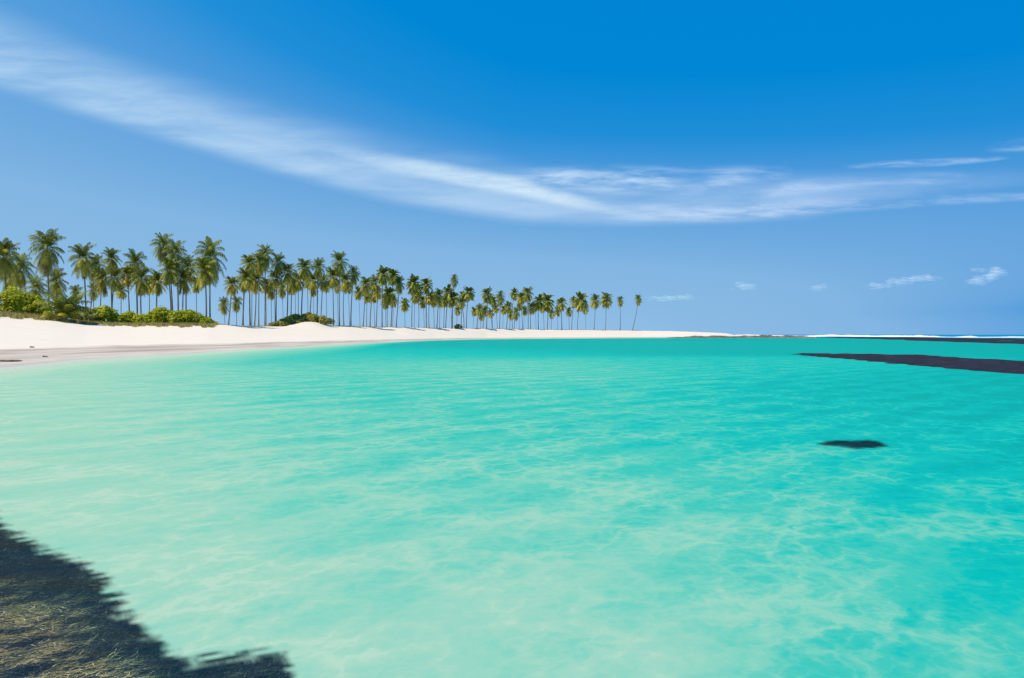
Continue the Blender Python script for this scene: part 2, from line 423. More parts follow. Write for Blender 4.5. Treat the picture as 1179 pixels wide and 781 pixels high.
def shelf(name, poly, mat, label, cat, nx, ny, top, amp, freq, edge_px, base=-0.6, z0=0.0, aniso=0.35):
    """low rock shelf: outline given in photograph pixels, laid on the water plane"""
    xs = [p[0] for p in poly]; ys = [p[1] for p in poly]
    gx = np.linspace(min(xs) - 2, max(xs) + 2, nx)
    inv_ = np.linspace(1 / (min(ys) - 0.3 - HOR), 1 / (max(ys) + 0.6 - HOR), ny)
    GX, GI = np.meshgrid(gx, inv_, indexing='ij'); GY = HOR + 1 / GI
    YY = EYE * F * GI; XX = (GX - 589.5) / F * YY
    n = np.array([fbm(a * freq * aniso, b * freq, 3.1) for a, b in zip(XX.ravel(), YY.ravel())]).reshape(XX.shape)
    sdv = poly_sd(GX, GY, poly)
    e = smooth(-1.0, 1.0, (sdv + n * edge_px[1]) / edge_px[0])
    zz = base + (top - base) * e + n * amp * e
    i = np.arange(nx - 1)[:, None] * ny + np.arange(ny - 1)[None, :]
    fc = np.stack([i, i + 1, i + ny + 1, i + ny], -1).reshape(-1, 4)
    keep = e.reshape(-1)[fc].max(axis=1) > 0.02
    used, iv = np.unique(fc[keep], return_inverse=True)
    V = np.stack([XX, YY, zz], -1).reshape(-1, 3)
    c = V[used].mean(axis=0); c[2] = 0
    o = mesh_np(name, V[used] - c, iv.reshape(-1, 4), mat, smooth=True)
    o.location = c
    tag(o, label, cat)
    return o

shelf('reef', [(903, 407.6), (935, 406.8), (1000, 407.4), (1075, 410), (1179, 415.5), (1300, 422), (1450, 432), (1450, 462), (1300, 444),
               (1179, 431.5), (1112, 426.5), (1038, 420), (990, 415.5), (948, 411.8), (915, 409)], M_reef,
      'nearer reef on the right, a long dark purple shelf tapering to a point at left', 'reef',
      420, 120, 0.05, 0.05, 0.8, (1.6, 0.6), base=-0.10)
shelf('reef', [(930, 388.2), (970, 387.9), (1040, 388.6), (1179, 390.2), (1400, 393), (1400, 402), (1179, 396.8), (1100, 394), (1038, 391.6), (980, 389.6)], M_reef,
      'thin dark outer reef strip running below the white surf line at the horizon', 'reef',
      380, 50, 0.12, 0.16, 0.10, (0.55, 0.5), base=-0.15)

# shore rocks at the end of the sand spit
def ridge(name, pts, mat, label, cat, kind=None, width=8, nseg=160, amp=0.3, fr=0.15, z_base=-0.3, seed=0.0):
    """a low ridge running through (px, Y, height) points"""
    pts = np.array(pts, float); xs = np.linspace(pts[0, 0], pts[-1, 0], nseg)
    Ys = np.interp(xs, pts[:, 0], pts[:, 1]); Hs = np.interp(xs, pts[:, 0], pts[:, 2])
    V = []; prof = np.linspace(-1, 1, 9)
    for k in range(nseg):
        for j, q in enumerate(prof):
            yy = Ys[k] + q * width; xx = (xs[k] - 589.5) / F * yy
            h = Hs[k] * (1 - abs(q) ** 1.7) + (fbm(xx * fr, yy * fr, seed) * amp * Hs[k] if abs(q) < 0.99 else 0)
            V.append((xx, yy, z_base + (h - z_base) * (1 if abs(q) < 0.99 else 0)))
    V = np.array(V); i = np.arange(nseg - 1)[:, None] * 9 + np.arange(8)[None, :]
    fc = np.stack([i, i + 9, i + 10, i + 1], -1).reshape(-1, 4)
    c = V.mean(axis=0); c[2] = 0
    o = mesh_np(name, V - c, fc, mat, smooth=True); o.location = c
    tag(o, label, cat, kind=kind); return o
ridge('shore_rocks', [(768, 342, .15), (790, 344, .62), (830, 350, .85), (850, 352, 1.0), (880, 350, 1.15), (905, 345, 1.1), (925, 335, .7), (942, 322, .2)],
      M_farreef, 'low brown rocks running out from the tip of the sand spit', 'rocks', width=9, amp=0.9, fr=0.12)
ridge('sand_bar', [(835, 398, .9), (850, 400, 1.5), (890, 405, 1.45), (925, 408, 1.0), (940, 408, .3)],
      M_sand, None, None, kind='structure', width=16, amp=0.3, fr=0.04)
ridge('surf_foam', [(912, 560, .3), (935, 560, 1.0), (960, 555, 1.35), (985, 540, 1.15), (1010, 520, .9), (1040, 500, .9), (1062, 470, 1.0), (1082, 440, .5), (1096, 415, .2), (1104, 405, .5),
                    (1118, 395, .9), (1128, 390, .25), (1150, 385, .35), (1165, 380, .6), (1185, 375, .6), (1220, 370, .3), (1300, 360, .6), (1400, 350, .3)],
      M_foam, 'white surf breaking along the outer reef at the horizon', 'surf', kind='stuff', width=7, nseg=400, amp=0.5, fr=0.10, z_base=-0.1, seed=4.0)

# seaweed-grown rock in the near left corner
def near_rock():
    nx, ny = 360, 300
    gx = np.linspace(-330, 350, nx)
    inv_ = np.linspace(1 / (585 - HOR), 1 / (960 - HOR), ny)
    GX, GI = np.meshgrid(gx, inv_, indexing='ij'); GY = HOR + 1 / GI
    YY = EYE * F * GI; XX = (GX - 589.5) / F * YY
    ca, sa = math.cos(math.radians(32)), math.sin(math.radians(32))
    n = np.array([fbm((a * ca + b * sa) * 0.9, (-a * sa + b * ca) * 3.6, 1.7, 6, 0.75) for a, b in zip(XX.ravel(), YY.ravel())]).reshape(XX.shape)
    n2 = np.array([fbm(a * 9, b * 9, 5.7, 4, 0.6) for a, b in zip(XX.ravel(), YY.ravel())]).reshape(XX.shape)
    sdv = poly_sd(GX, GY, ROCK) + n * 14
    e = smooth(-38, -16, sdv)
    up = smooth(0, 95, sdv) * smooth(640, 735, GY + 0.12 * (180 - GX)) 
    top = -0.045 + 0.028 * up
    zz = -0.16 + (top + 0.16) * e + (n * 0.05 + n2 * 0.02) * e
    zz = np.minimum(zz, -0.009 + n2 * 0.004)
    i = np.arange(nx - 1)[:, None] * ny + np.arange(ny - 1)[None, :]
    fc = np.stack([i, i + 1, i + ny + 1, i + ny], -1).reshape(-1, 4)
    keep = e.reshape(-1)[fc].max(axis=1) > 0.01
    used, iv = np.unique(fc[keep], return_inverse=True)
    V = np.stack([XX, YY, zz], -1).reshape(-1, 3)
    c = V[used].mean(axis=0); c[2] = 0
    o = mesh_np('reef_rock', V[used] - c, iv.reshape(-1, 4), M_algae, smooth=True); o.location = c
    tag(o, 'dark algae-covered rock under shallow water in the near left corner', 'rock')
    # blades of weed lying with the current
    verts, faces, tone = [], [], []
    cand = np.argwhere((sdv > -12)); r = random.Random(5)
    for k in range(42000):
        a, b = cand[r.randrange(len(cand))]
        x0, y0, z0 = XX[a, b] + r.uniform(-.01, .01), YY[a, b] + r.uniform(-.01, .01), zz[a, b]
        if x0 / y0 < -0.86: continue
        L = r.uniform(0.03, 0.11); w = r.uniform(0.0018, 0.0045)
        d = math.radians(26 + r.gauss(0, 24)); zc = z0 + 0.004
        isup = up[a, b]
        tn = min(1, max(0, 0.16 + 1.15 * isup * max(0.0, 0.42 + 1.5 * n2[a, b] + 2.2 * n[a, b]) + r.uniform(-.1, .15)))
        if r.random() > 0.55 + 0.4 * isup: tn *= 0.4
        for s in range(4):
            t = s / 3; xx = x0 + math.cos(d) * L * t; yy = y0 + math.sin(d) * L * t
            zz_ = min(zc + math.sin(t * 2.6) * 0.02 + (0.006 if s else 0), -0.006); ww = w * (1 - 0.8 * t)
            verts.append((xx - math.sin(d) * ww, yy + math.cos(d) * ww, zz_)); verts.append((xx + math.sin(d) * ww, yy - math.cos(d) * ww, zz_ + 0.002))
            tone += [tn, tn]; d += r.uniform(-.22, .22)
            if s: bs = len(verts) - 4; faces.append((bs, bs + 1, bs + 3, bs + 2))
    o = mesh_np('seaweed', np.array(verts), np.array(faces), M_weed, attrs={'tone': tone})
    tag(o, 'matted brown and olive seaweed growing over the near rock', 'seaweed', kind='stuff')
near_rock()

def weed_patch():
    """small dark clump just under the surface on the right"""
    nx, ny = 80, 21; V = []
    c0 = px_on(985, 511, 0)
    for k in range(nx):
        x = 926 + 114 * k / (nx - 1); hw = 15 * (1 - abs((x - 983) / 59) ** 3) + 1
        for j in range(ny):
            q = -1 + 2 * j / (ny - 1)
            p = px_on(x, 512.5 + q * hw, -0.03)
            V.append((p.x - c0.x, p.y - c0.y, -0.03 - 0.05 * abs(q) ** 3 + 0.015 * fbm(p.x * 5, p.y * 2.5, 2)))
    i = np.arange(nx - 1)[:, None] * ny + np.arange(ny - 1)[None, :]
    fc = np.stack([i, i + 1, i + ny + 1, i + ny], -1).reshape(-1, 4)
    o = mesh_np('coral_rock', np.array(V), fc, M_reef, smooth=True); o.location = (c0.x, c0.y, 0)
    tag(o, 'small isolated dark rock under the turquoise water on the right', 'rock')
weed_patch()

# ------------------------------------------------------------------ palms
def frond(acc, base, az, e0, L, droop, tone, r, nl=15, width=0.10, lw=0.95, sub=9):
    V, Fc, Tn = acc
    p = Vector(base); pts = [p.copy()]; dirs = []
    for s in range(sub):
        e = e0 - droop * ((s + 0.5) / sub) ** 1.15
        d = Vector((math.cos(az) * math.cos(e), math.sin(az) * math.cos(e), math.sin(e)))
        p = p + d * (L / sub); pts.append(p.copy()); dirs.append(d)
    dirs.append(dirs[-1])
    side0 = Vector((-math.sin(az), math.cos(az), 0))
    # stalk
    for s in range(sub):
        w = 0.05 * (1 - s / sub) + 0.012
        a, b = pts[s], pts[s + 1]; n = len(V)
        V += [a + side0 * w, a - side0 * w, b - side0 * w * .85, b + side0 * w * .85]; Fc.append((n, n + 1, n + 2, n + 3)); Tn += [tone] * 4
    for k in range(nl):
        t = 0.10 + 0.88 * k / (nl - 1)
        f = t * sub; i = min(int(f), sub - 1); u = f - i
        c = pts[i].lerp(pts[i + 1], u); d = dirs[i]
        up = side0.cross(d).normalized()
        ll = lw * (math.sin(min(1, t * 0.9 + 0.12) * math.pi) ** 0.55 + 0.12) * r.uniform(.85, 1.1)
        for sg in (-1, 1):
            out = (side0 * sg * 0.82 + d * 0.55 - up * 0.05 * r.uniform(0, 2)).normalized()
            m1 = c + out * ll * 0.5 + Vector((0, 0, -0.07 * ll))
            m2 = c + out * ll * 0.86 + Vector((0, 0, -0.52 * ll * r.uniform(.6, 1.2)))
            wv = d * width; tt = min(1, max(0, tone + r.uniform(-.12, .12)))
            n = len(V)
            V += [c - wv * .5, c + wv * .5, m1 + wv * .55, m1 - wv * .55, m2 + wv * .12, m2 - wv * .12]
            Fc.append((n, n + 1, n + 2, n + 3)); Fc.append((n + 3, n + 2, n + 4, n + 5)); Tn += [tt] * 6

def crown_meshes(seed, nf=30, L=4.3, yellow=0.0, young=False, wmul=1.0):
    r = random.Random(seed); acc = ([], [], []); dry = ([], [], [])
    for k in range(nf):
        t = k / nf                                   # 0 = newest, top
        az = k * 2.39996 + r.uniform(-.3, .3)
        if young:
            e0 = math.radians(82 - 50 * t + r.uniform(-6, 6)); dr = math.radians(r.uniform(55, 85)); ll = L * r.uniform(.8, 1.1)
        else:
            e0 = math.radians(84 - 135 * t + r.uniform(-9, 9)); dr = math.radians(r.uniform(60, 100) * (1 - 0.55 * t)); ll = L * r.uniform(.82, 1.12) * (0.72 + 0.42 * math.sin(math.pi * min(1, t * .8 + .12)))
        tone = 0.06 + 0.34 * r.random() + (0.15 + 0.55 * yellow) * (1.25 * t ** 1.3) * r.uniform(.35, 1.2)
        if r.random() < 0.25: tone *= 0.5
        frond(acc, (0.12 * math.cos(az), 0.12 * math.sin(az), 0.1 - 0.5 * t), az, e0, ll, dr, min(1, tone), r, nl=17, width=0.13 * wmul, lw=1.15)
    if not young:
        for k in range(22):
            az = k * 2.1 + r.uniform(-.4, .4)
            frond(dry, (0.12 * math.cos(az), 0.12 * math.sin(az), -0.5), az, math.radians(r.uniform(-50, -22)), L * r.uniform(.62, .95),
                  math.radians(r.uniform(35, 60)), r.random(), r, nl=11, width=0.09 * wmul, lw=0.65, sub=6)
    def mk(name, a, mat):
        if not a[0]: return None
        o = mesh_np(name, np.array([tuple(v) for v in a[0]]), np.array(a[1]), mat, attrs={'tone': a[2]})
        me = o.data; bpy.data.objects.remove(o); return me
    return mk('crown', acc, M_palm), mk('dry_fronds', dry, M_dry)

CROWNS = {'green': [crown_meshes(s, 42, 3.9, 0.55) for s in (1, 2, 3)],
          'yellow': [crown_meshes(s, 42, 3.8, 1.0, wmul=1.2) for s in (11, 12, 13)],
          'far': [crown_meshes(s, 38, 3.8, 0.65, wmul=1.7) for s in (21, 22, 23)]}

def trunk_mesh(h, lean, r0, r, curve=0.0):
    nseg, nr = 12, 8; V = []; la = r.uniform(0, 6.28) if lean is None else None
    lx = lean if lean is not None else r.uniform(-.035, .035) * h
    ly = r.uniform(-.03, .03) * h
    for s in range(nseg + 1):
        t = s / nseg
        cx = lx * t ** 1.6 + curve * math.sin(math.pi * t) * h; cy_ = ly * t ** 1.5
        rr = r0 * (1.0 - 0.42 * t) * (1 + 0.55 * max(0, 1 - t * 9)) * (1 + 0.035 * (s % 2))
        for k in range(nr):
            a = 2 * math.pi * k / nr; V.append((cx + rr * math.cos(a), cy_ + rr * math.sin(a), h * t - (0.4 if s == 0 else 0)))
    i = np.arange(nseg)[:, None] * nr + np.arange(nr)[None, :]; j = np.arange(nseg)[:, None] * nr + (np.arange(nr)[None, :] + 1) % nr
    fc = np.stack([i, j, j + nr, i + nr], -1).reshape(-1, 4)
    return V, fc, Vector((lx, ly, h))

ROW = [(-200, 120), (0, 132), (55, 142), (120, 148), (240, 155), (400, 205), (500, 255), (600, 310), (740, 385)]
def palm(px, top, rad, style, label, bx=None, dd=0.0, curve=0.0, group='coconut palms along the beach', dens=None):
    """px, top: photograph pixel of the crown's tip; rad: crown radius in pixels; bx: pixel column of the trunk's foot"""
    r = random.Random(int(px * 13 + top * 7))
    if px > 245: dd = abs(dd)
    bx = px + r.uniform(-2, 2) if bx is None else bx
    Y = float(interp(px, ROW)) * (1 + dd)
    gx = (bx - 589.5) / F * Y
    gz = ground_z(gx, Y)
    cr = rad * Y / F                                 # crown radius in metres
    scale = cr / {'green': 4.4, 'yellow': 3.95, 'far': 3.5}[style]; zs = scale * r.uniform(1.55, 1.8) * (1.15 if style == 'green' else 1.0)
    ztop = EYE + (HOR - top) / F * Y
    h = ztop - gz - 2.3 * zs
    V, fc, tip = trunk_mesh(h, (px - bx) / F * Y, r.uniform(.13, .20) * (1 + max(0, Y - 250) / 900) * (0.7 if dd > .15 else 1), r, curve)
    root = empty('coconut_palm', (gx, Y, gz), 0)
    tag(root, label, 'palm tree', group)
    mesh_np('trunk', np.array(V), fc, M_bark, parent=root, smooth=True)
    cm, dm = CROWNS[style][r.randrange(3)]
    rz = r.uniform(0, 6.28)
    for nm, me in (('crown', cm), ('dry_fronds', dm)):
        o = bpy.data.objects.new(nm, me); col.objects.link(o); o.parent = root
        o.location = tip; o.scale = (scale, scale, zs); o.rotation_euler = (r.uniform(-.07, .07), r.uniform(-.07, .07), rz)
    return root

G, YL, FR = 'green', 'yellow', 'far'
PALMS = [
 # x, top, radius, style, foot x, depth shift, label
 (-14, 284, 18, G, None, .03, 'broad green palm cut by the left edge of the picture'),
 (5, 277, 18, YL, 8, -.02, 'sunlit palm at the far left with a bright green crown above the big shrub'),
 (24, 292, 16, G, 25, .10, 'dark palm just right of the leftmost sunlit one, half hidden by it'),
 (12, 304, 15, G, 14, .14, 'low dark palm directly above the big yellow-green shrub at the far left'),
 (55, 264, 21, G, 57, 0, 'tall feathery palm standing free above the shrubs at the left, highest crown in the picture'),
 (42, 318, 14, G, 44, .16, 'short dark palm between the big left shrub and the young palm'),
 (66, 309, 14, G, 66, .08, 'short palm whose crown sits low behind the tall feathery palm at the left'),
 (97, 281, 17, G, 99, -.02, 'tall palm with drooping crown right of the tall feathery palm'),
 (111, 294, 14, G, 103, .08, 'palm with its crown tucked behind the right side of the drooping tall one'),
 (118, 307, 13, G, 116, .04, 'lower brownish palm beneath the slim palm with a small pointed crown'),
 (129, 286, 12, G, 130, .02, 'slim palm with a small pointed crown left of the middle shrub'),
 (133, 308, 12, G, 129, -.03, 'low dark palm over the small bush left of the grassy mound'),
 (155, 288, 14, G, 158, .03, 'palm with a rounded top left of the high twin-crowned cluster'),
 (146, 305, 11, YL, 149, -.01, 'yellow-green palm below and left of the rounded-top palm over the mound'),
 (164, 306, 15, G, 163, -.05, 'dark low palm with a thick pale trunk rising from the left of the green mound'),
 (181, 313, 12, YL, 180, .07, 'short palm behind the green mound, lowest crown left of the high cluster'),
 (188, 269, 15, G, 197, .02, 'highest palm of the cluster above the green mound'),
 (203, 277, 14, G, 205, .0, 'second highest palm of the cluster above the green mound'),
 (195, 297, 13, YL, 199, -.03, 'yellowish palm in the middle of the cluster above the green mound'),
 (216, 294, 13, G, 215, .04, 'right-hand palm of the cluster above the green mound'),
 (211, 309, 13, G, 210, -.02, 'low dark palm at the bottom right of the cluster above the green mound'),
 (243, 275, 20, G, 242, -.02, 'big full-crowned palm standing alone right of the green mound'),
 (236, 296, 15, YL, 237.5, -.05, 'palm in front of the big full-crowned one, its yellow crown hanging below it'),
 (267, 318, 10, YL, 263, .05, 'small short palm alone in the gap right of the big full-crowned palm'),
 (288, 293, 11, YL, 288, .03, 'left palm of the tall group right of the gap, orange-brown fronds below'),
 (283, 309, 11, YL, 279.5, -.02, 'lower yellow palm at the left foot of the tall group right of the gap'),
 (299, 291, 11, YL, 298, -.03, 'palm with a dark stout trunk in the tall group right of the gap'),
 (306, 282, 12, G, 305, .04, 'highest palm of the tall group right of the gap'),
 (295, 311, 11, YL, 293, .06, 'brownish palm hanging low inside the tall group right of the gap'),
 (321, 292, 10, G, 318, .03, 'palm with a dark flat top at the right of the tall group'),
 (331, 303, 10, YL, 330, -.02, 'mid-height palm left of the scrub-topped dune'),
 (317, 311, 9, YL, 317, -.04, 'bright yellow low palm left of the scrub-topped dune'),
 (336, 318, 9, YL, 335, .03, 'brown lowest palm just above the left side of the scrub-topped dune'),
 (350, 298, 11, YL, 347, -.01, 'palm rising from the middle of the scrub-topped dune, yellow-green crown'),
 (343, 313, 9, YL, 343, .05, 'lower palm behind the left half of the scrub-topped dune'),
 (367, 297, 10, G, 365, 0, 'palm rising behind the right half of the scrub-topped dune, dark tip'),
 (360, 314, 9, YL, 357, .05, 'low palm filling the space between the two higher ones over the dune'),
 (372, 316, 8, G, 369, .04, 'small dark palm low on the right of the dune'),
 (391, 290, 12, G, 391, .02, 'tall palm right of the dune with a dark tip, highest of its group'),
 (383, 308, 10, YL, 384, -.03, 'yellow palm left of and below the tall dark-tipped palm right of the dune'),
 (397, 313, 10, YL, 396, .04, 'palm hanging below the tall dark-tipped palm right of the dune'),
 (408, 306, 9, G, 404, 0, 'palm with a leaning trunk right of the tall dark-tipped palm'),
 (421, 319, 9, YL, 418, -.02, 'bright yellow round palm at the left of the middle group'),
 (431, 317, 8, YL, 426, .04, 'yellow-green palm second from the left of the middle group'),
 (441, 307, 8, FR, 440, .0, 'left of the two highest palms in the middle group'),
 (452, 309, 8, FR, 450, .03, 'right of the two highest palms in the middle group'),
 (460, 318, 8, G, 456, -.02, 'dark right-hand palm of the middle group'),
 (435, 329, 7, YL, 433, .05, 'low palm in the left half of the middle group'),
 (448, 330, 8, FR, 446, -.02, 'low palm in the right half of the middle group'),
 (476, 317, 8, FR, 474, 0, 'tall palm right of the gap after the middle group, pale yellow left side'),
 (481, 327, 7, FR, 482, .04, 'lower palm touching the right of the tall one after the middle group'),
 (491, 320, 7, FR, 491, .02, 'round-crowned palm between two taller neighbours left of the high solitary crown'),
 (495, 335, 7, YL, 494, -.03, 'low yellow palm under the round-crowned palm'),
 (505, 333, 7, YL, 503, .0, 'squat palm left of the high solitary crown'),
 (516, 329, 7, FR, 513, .02, 'palm just left below the high solitary crown'),
 (512, 341, 6, YL, 511, -.03, 'very low palm crown hanging under its taller neighbour left of the high solitary crown'),
 (523, 316, 6, G, 521, .03, 'slender palm whose small solitary crown stands above its neighbours'),
 (522, 336, 7, FR, 520, -.01, 'palm directly below the small solitary high crown'),
 (531, 343, 6, YL, 534, .02, 'low brown-yellow palm right below the small solitary high crown'),
 (540, 330, 7, FR, 537, .0, 'dark-tipped palm with a leaning trunk before a narrow gap'),
 (533, 335, 5, FR, 531, .05, 'small palm on the left shoulder of the dark-tipped leaning one'),
 (552, 350, 6, YL, 549, .0, 'lowest crown left of the palm that stands after the narrow gap'),
 (561, 331, 7, FR, 560, .0, 'upright palm standing after the narrow gap, orange left side'),
 (558, 352, 5, FR, 556, .04, 'small crown tucked below the upright palm after the narrow gap'),
 (568, 341, 5, FR, 567, .05, 'small palm between the upright palm after the gap and a dark-tipped one'),
 (576, 335, 7, G, 575, .0, 'dark-green palm in the middle of the far row with its crown forked below'),
 (585, 347, 6, YL, 583, .01, 'pale yellow low palm right of the forked dark-green palm'),
 (594, 354, 6, G, 592, -.02, 'lowest dark palm beside the pale yellow one in the far row'),
 (592, 332, 5, FR, 590, .04, 'small pointed palm left of the dense yellow pair in the far row'),
 (600, 336, 7, YL, 602, .0, 'left palm of the dense yellow pair in the far row'),
 (607, 330, 8, YL, 608, .02, 'right and higher palm of the dense yellow pair in the far row'),
 (612, 348, 6, YL, 611, -.02, 'low palm hanging under the dense yellow pair in the far row'),
 (621, 340, 7, FR, 620, .01, 'dark crown between the dense yellow pair and the broad grey-green palm'),
 (630, 338, 8, FR, 630, .02, 'broad grey-green palm left of the small brownish one in the far row'),
 (646, 342, 7, YL, 647, .0, 'small brownish palm alone between two gaps in the far row'),
 (661, 341, 6, YL, 658, .02, 'left crown of the merged pair, eighth crown from the right end'),
 (669, 336, 8, FR, 665, .0, 'right and higher crown of the merged pair in the far row'),
 (685, 339, 7, YL, 684, .0, 'fourth palm from the right end of the row, brown skirt'),
 (698, 337, 7, FR, 697, .02, 'third palm from the right end of the row'),
 (714, 341, 5, G, 714, .01, 'second palm from the right end of the row, small crown and straight trunk'),
 (735, 339, 5.2, G, 728, .01, 'last palm at the right end of the row, its trunk curved at the foot'),
]
for (x, t, rd, st, bx, dd, lab) in PALMS:
    palm(x, t, rd, st, lab, bx, dd, curve=random.Random(int(x * 31 + t)).uniform(-.022, .022) if x != 735 else 0.05)
# palms deeper in the grove: only their thin trunks and bits of crown show
rr = random.Random(3)
BACK = [(88, 330), (108, 325), (140, 322), (172, 322), (226, 318), (258, 345), (272, 340), (281, 322), (290, 320), (306, 318), (312, 321), (325, 322), (340, 326), (354, 322), (361, 325), (376, 324), (388, 325),
        (401, 322), (413, 326), (423, 332), (430, 331), (444, 336), (453, 338), (466, 340), (478, 336), (487, 337), (499, 342), (507, 344), (519, 346), (527, 349), (546, 352), (554, 357),
        (565, 352), (571, 350), (580, 353), (588, 356), (598, 350), (604, 351), (616, 352), (625, 351), (635, 352), (642, 353), (655, 352), (674, 350)]
for (x, t) in BACK:
    palm(x, t + rr.uniform(-4, 5), 8 if x < 330 else (5.6 if x < 500 else 4.0), rr.choice([G, YL]) if x < 400 else FR,
         'thin-trunked palm deeper in the grove, half hidden by the front row', x + rr.uniform(-1.5, 1.5), .16,
         group='palms deeper in the grove')

# young palm without a trunk
def young_palm():
    cm, _ = crown_meshes(77, 34, 4.6, 0.6, young=True, wmul=1.3)
    Y = 123.0; x = (75 - 589.5) / F * Y; z = ground_z(x, Y)
    root = empty('young_palm', (x, Y, z)); tag(root, 'young palm with fronds fanning straight up from the ground between the left shrubs', 'palm tree')
    o = bpy.data.objects.new('crown', cm); col.objects.link(o); o.parent = root; o.location = (0, 0, 0.9); s = 1.0; o.scale = (s, s, s * 1.5)
    V, fc, tip = trunk_mesh(1.1, 0, .35, random.Random(1))
    mesh_np('trunk', np.array(V), fc, M_bark, parent=root, smooth=True)
young_palm()

# ------------------------------------------------------------------ shrubs
def shrub(px, base_y, top_y, half, Y, mat, label, group, seed, n=2600, leaf=0.26, dome=0.75, name='shrub', depth_m=None):
    r = random.Random(seed)
    x0 = (px - 589.5) / F * Y; gz = ground_z(x0, Y)
    zt = EYE + (HOR - top_y) / F * Y; H = max(0.5, zt - gz); W = half * Y / F; D = depth_m or W * 0.6
    root = empty(name, (x0, Y, gz)); tag(root, label, 'bush', group)
    V, Fc, Tn = [], [], []
    lobes = []
    for k in range(14):
        u = r.uniform(-.85, .85); v = r.uniform(-.7, .7)
        hh = H * (1 - dome * abs(u) ** 2.2) * (1 - 0.35 * v * v) * r.uniform(.72, 1.0)
        lobes.append((u * W, v * D, hh, W * r.uniform(.18, .36), r.uniform(-.15, .15)))
    lobes.append((0, 0, H, W * .35, 0.1))
    for k in range(n):
        lx, ly, hh, lr, lt = r.choice(lobes)
        a = r.uniform(0, 6.283); c = r.uniform(-0.25, 1.0); s = math.sqrt(max(0, 1 - c * c)); q = r.uniform(.72, 1.04)
        vr = min(lr, hh * 0.6)
        p = Vector((lx + lr * s * math.cos(a) * q, ly + lr * s * math.sin(a) * q, hh - vr + vr * c * q))
        if r.random() < 0.4: p.z *= r.uniform(0.05, 1.0)
        wx = x0 + p.x; wy = Y + p.y
        p.z = max(p.z, 0.05)
        nrm = Vector((s * math.cos(a), s * math.sin(a), c + .5)).normalized() + Vector((r.gauss(0, .45), r.gauss(0, .45), r.gauss(0, .45)))
        nrm.normalize(); t1 = nrm.orthogonal().normalized(); t1.rotate(Matrix.Rotation(r.uniform(0, 6.28), 3, nrm)); t2 = nrm.cross(t1)
        sz = leaf * r.uniform(.55, 1.25)
        i = len(V); tn = min(1, max(0, 0.45 + lt + r.gauss(0, .2)))
        V += [p - t1 * sz, p + t2 * sz * .5, p + t1 * sz, p - t2 * sz * .5]; Fc.append((i, i + 1, i + 2, i + 3)); Tn += [tn] * 4
    mesh_np('foliage', np.array([tuple(v) for v in V]), np.array(Fc), mat, parent=root, attrs={'tone': Tn})
    # stems
    V, Fc = [], []
    for k in range(9):
        lx, ly, hh, lr, lt = lobes[k]; b = len(V)
        for (cx, cy_, cz, rr_) in ((0, 0, -.2, .09), (lx, ly, hh * .8, .03)):
            for q in range(5): V.append((cx + rr_ * math.cos(q * 1.2566), cy_ + rr_ * math.sin(q * 1.2566), cz))
        for q in range(5): Fc.append((b + q, b + (q + 1) % 5, b + 5 + (q + 1) % 5, b + 5 + q))
    mesh_np('stem', np.array(V), np.array(Fc), M_twig, parent=root)
    return root

SG = 'shrubs behind the white beach'
SHRUBS = [
 (-60, 366, 330, 40, 132, M_bush, 'tall dense shrub half outside the left edge'),
 (18, 364, 329, 34, 128, M_bush, 'big rounded yellow-green shrub at the far left edge'),
 (44, 366, 345, 14, 127, M_bush, 'lower yellow-green shrub sloping down right of the biggest one, before the young palm'),
 (100, 368, 353, 13, 134, M_scrub, 'small olive shrub right of the young palm'),
 (120, 372, 351, 20, 136, M_bush, 'mid-sized shrub with mixed green leaves in front of the slim palm trunks'),
 (150, 373, 358, 22, 139, M_bush, 'low bright shrub joining the left side of the green mound'),
 (186, 375, 352.5, 28, 142, M_bush, 'highest part of the bright green mound of creeping shrub'),
 (213, 375, 355, 24, 143, M_bush, 'bright green shrub in the right half of the mound'),
 (234, 376, 364, 14, 144, M_bush, 'low tapering shrub at the right end of the green mound'),
 (330, 372, 365, 14, 180, M_scrub, 'olive scrub on the left slope of the dune'),
 (342, 366, 361, 13, 186, M_scrub, 'olive scrub on the crest of the dune'),
 (356, 366, 359.5, 14, 185.5, M_scrub, 'yellowish scrub just right of the crest of the dune'),
 (372, 370, 363, 12, 185, M_scrub, 'olive scrub on the right slope of the dune'),
 (321, 375, 369, 9, 174, M_scrub, 'small scrub clump at the left foot of the dune'),
 (528, 378, 373, 5, 262, M_scrub, 'tiny dark bush on the white sand beneath the row of palms'),
]
for i, (x, by, ty, hw, Y, mt, lab) in enumerate(SHRUBS):
    small = hw < 10
    shrub(x, by, ty, hw, Y, mt, lab, SG, 100 + i, n=int(900 + hw * 150), leaf=0.27 if not small else 0.22, name='shrub', depth_m=(3.0 if mt is M_scrub else None),
          dome=0.75 if mt is M_bush else 0.5)

